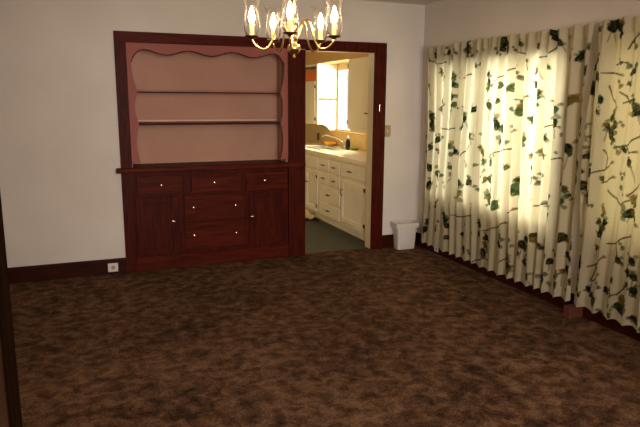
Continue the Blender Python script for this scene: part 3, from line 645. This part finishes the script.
MB().lathe([(.013, 1.063), (.013, 1.085), (.006, 1.09), (.006, 1.102)], (-.03, 1.80, 0), 14).build('cap', M['white_plastic'], K, 45)
tag(MB().box(-.07, .03, 1.58, 1.70, .918, .948, .012).build('scrubbing_pad', M['green'], None, 60, loc=(-.02, 1.64, .918)), 'green scrubbing pad beside the black soap bottle', 'sponge')
K = thing('dish', 'yellow bowl on the worktop behind the sink', 'bowl', (-.03, 2.42, .918))
MB().lathe([(.035, .918), (.045, .920), (.075, .945), (.090, .972), (.094, .975), (.088, .972), (.070, .947), (.040, .926), (.0005, .925)], (-.03, 2.42, 0), 28).build('bowl', M['yellow'], K, 50)
# wall cabinets
def wall_cab(name, label, y0, y1, z0, z1):
    t = thing(name, label, 'cabinet', (-.07, (y0 + y1) / 2, z0))
    return t
t = wall_cab('wall_cabinet', 'cream wall cabinet by the doorway, right of the window', .128, 1.392, 1.225, 2.07)
UX = -.22
MB().box(UX, .085, .128, 1.392, 1.225, 2.073).build('carcass', M['cream_paint'], t)
for y0, y1, hy in ((.15, .765, .15), (.780, 1.372, 1.375)):
    b = MB(); b.box(UX - .018, UX, y0, y1, 1.245, 2.05, .004); d = b.build('door', M['cream_paint'], t)
    hinge(d, y1 - .0 if hy > 1 else y0, 1.99, UX - .012); hinge(d, y1 if hy > 1 else y0, 1.30, UX - .012)
    ky = .83 if hy > 1 else .72
    MB().tube([(UX - .018, ky - .035, 1.42), (UX - .036, ky - .033, 1.42), (UX - .042, ky, 1.42), (UX - .036, ky + .033, 1.42), (UX - .018, ky + .035, 1.42)], .007, 8).build('pull', M['black'], d, 60)
b = MB()
b.prism([(.128, 1.228), (.128, 1.178)] + [(1.0, 1.178)] + [(1.0 + .392 * math.sin(PI / 2 * k / 8), 1.178 + .048 * (1 - math.cos(PI / 2 * k / 8))) for k in range(1, 9)], UX, UX + .02, 'YZ')
b.build('valance', M['cream_paint'], t)
t = wall_cab('wall_cabinet', 'cream wall cabinet left of the kitchen window with an open top cubby', 2.452, 4.0, 1.225, 2.07)
b = MB(); b.prism([(UX, 2.073), (UX, 1.236), (-.15, 1.228), (-.10, 1.212), (-.06, 1.185), (-.035, 1.158), (-.02, 1.142), (.060, 1.142), (.060, 1.16), (.085, 1.16), (.085, 2.073)], 2.452, 2.475, 'XZ')
b.build('side_panel', M['cream_paint'], t)
b = MB(); b.box(UX, .085, 2.475, 4.0, 1.225, 1.84).box(UX, .085, 2.475, 4.0, 2.045, 2.073).box(.06, .085, 2.475, 4.0, 1.84, 2.045).box(UX, UX + .02, 2.475, 2.515, 1.84, 2.045)
b.build('carcass', M['cream_paint'], t)
b = MB(); b.box(UX - .018, UX, 2.53, 3.25, 1.245, 1.83, .004); d = b.build('door', M['cream_paint'], t)
hinge(d, 2.525, 1.30, UX - .012); hinge(d, 2.525, 1.76, UX - .012)
b = MB(); b.box(-.20, .07, 2.446, 2.452, 1.572, 1.598, .002)
for xx in (-.18, -.10, -.02, .05): b.tube([(xx, 2.446, 1.585), (xx, 2.425, 1.578), (xx, 2.420, 1.588)], .005, 6)
b.build('hook_rail', M['copper'], t)['label'] = 'brown hook rail on the cabinet side'
o = MB().box(-.20, -.03, 2.54, 3.3, 1.842, 1.985, .006).build('storage_box', M['orange'], None, loc=(-.11, 2.9, 1.842))
tag(o, 'orange box in the top cubby of the far wall cabinet', 'box')
# crumpled cloth on the kitchen floor
b = MB(); bmesh.ops.create_grid(b.bm, x_segments=26, y_segments=26, size=.5)
for v in b.bm.verts:
    x, y = v.co.x, v.co.y; r = math.hypot(x, y)
    v.co = Vector((-.62 + x * .34, 1.93 + y * .50, .012 + .055 * max(0, 1 - 2.1 * r) * (1 + .8 * math.sin(13 * x + 3 * y)) + .012 * (1 + math.sin(17 * x - 9 * y))))
o = tag(b.build('floor_cloth', M['cloth'], None, 80, loc=(-.62, 1.93, 0)), 'crumpled cream cloth on the green kitchen floor by the cabinets', 'cloth')
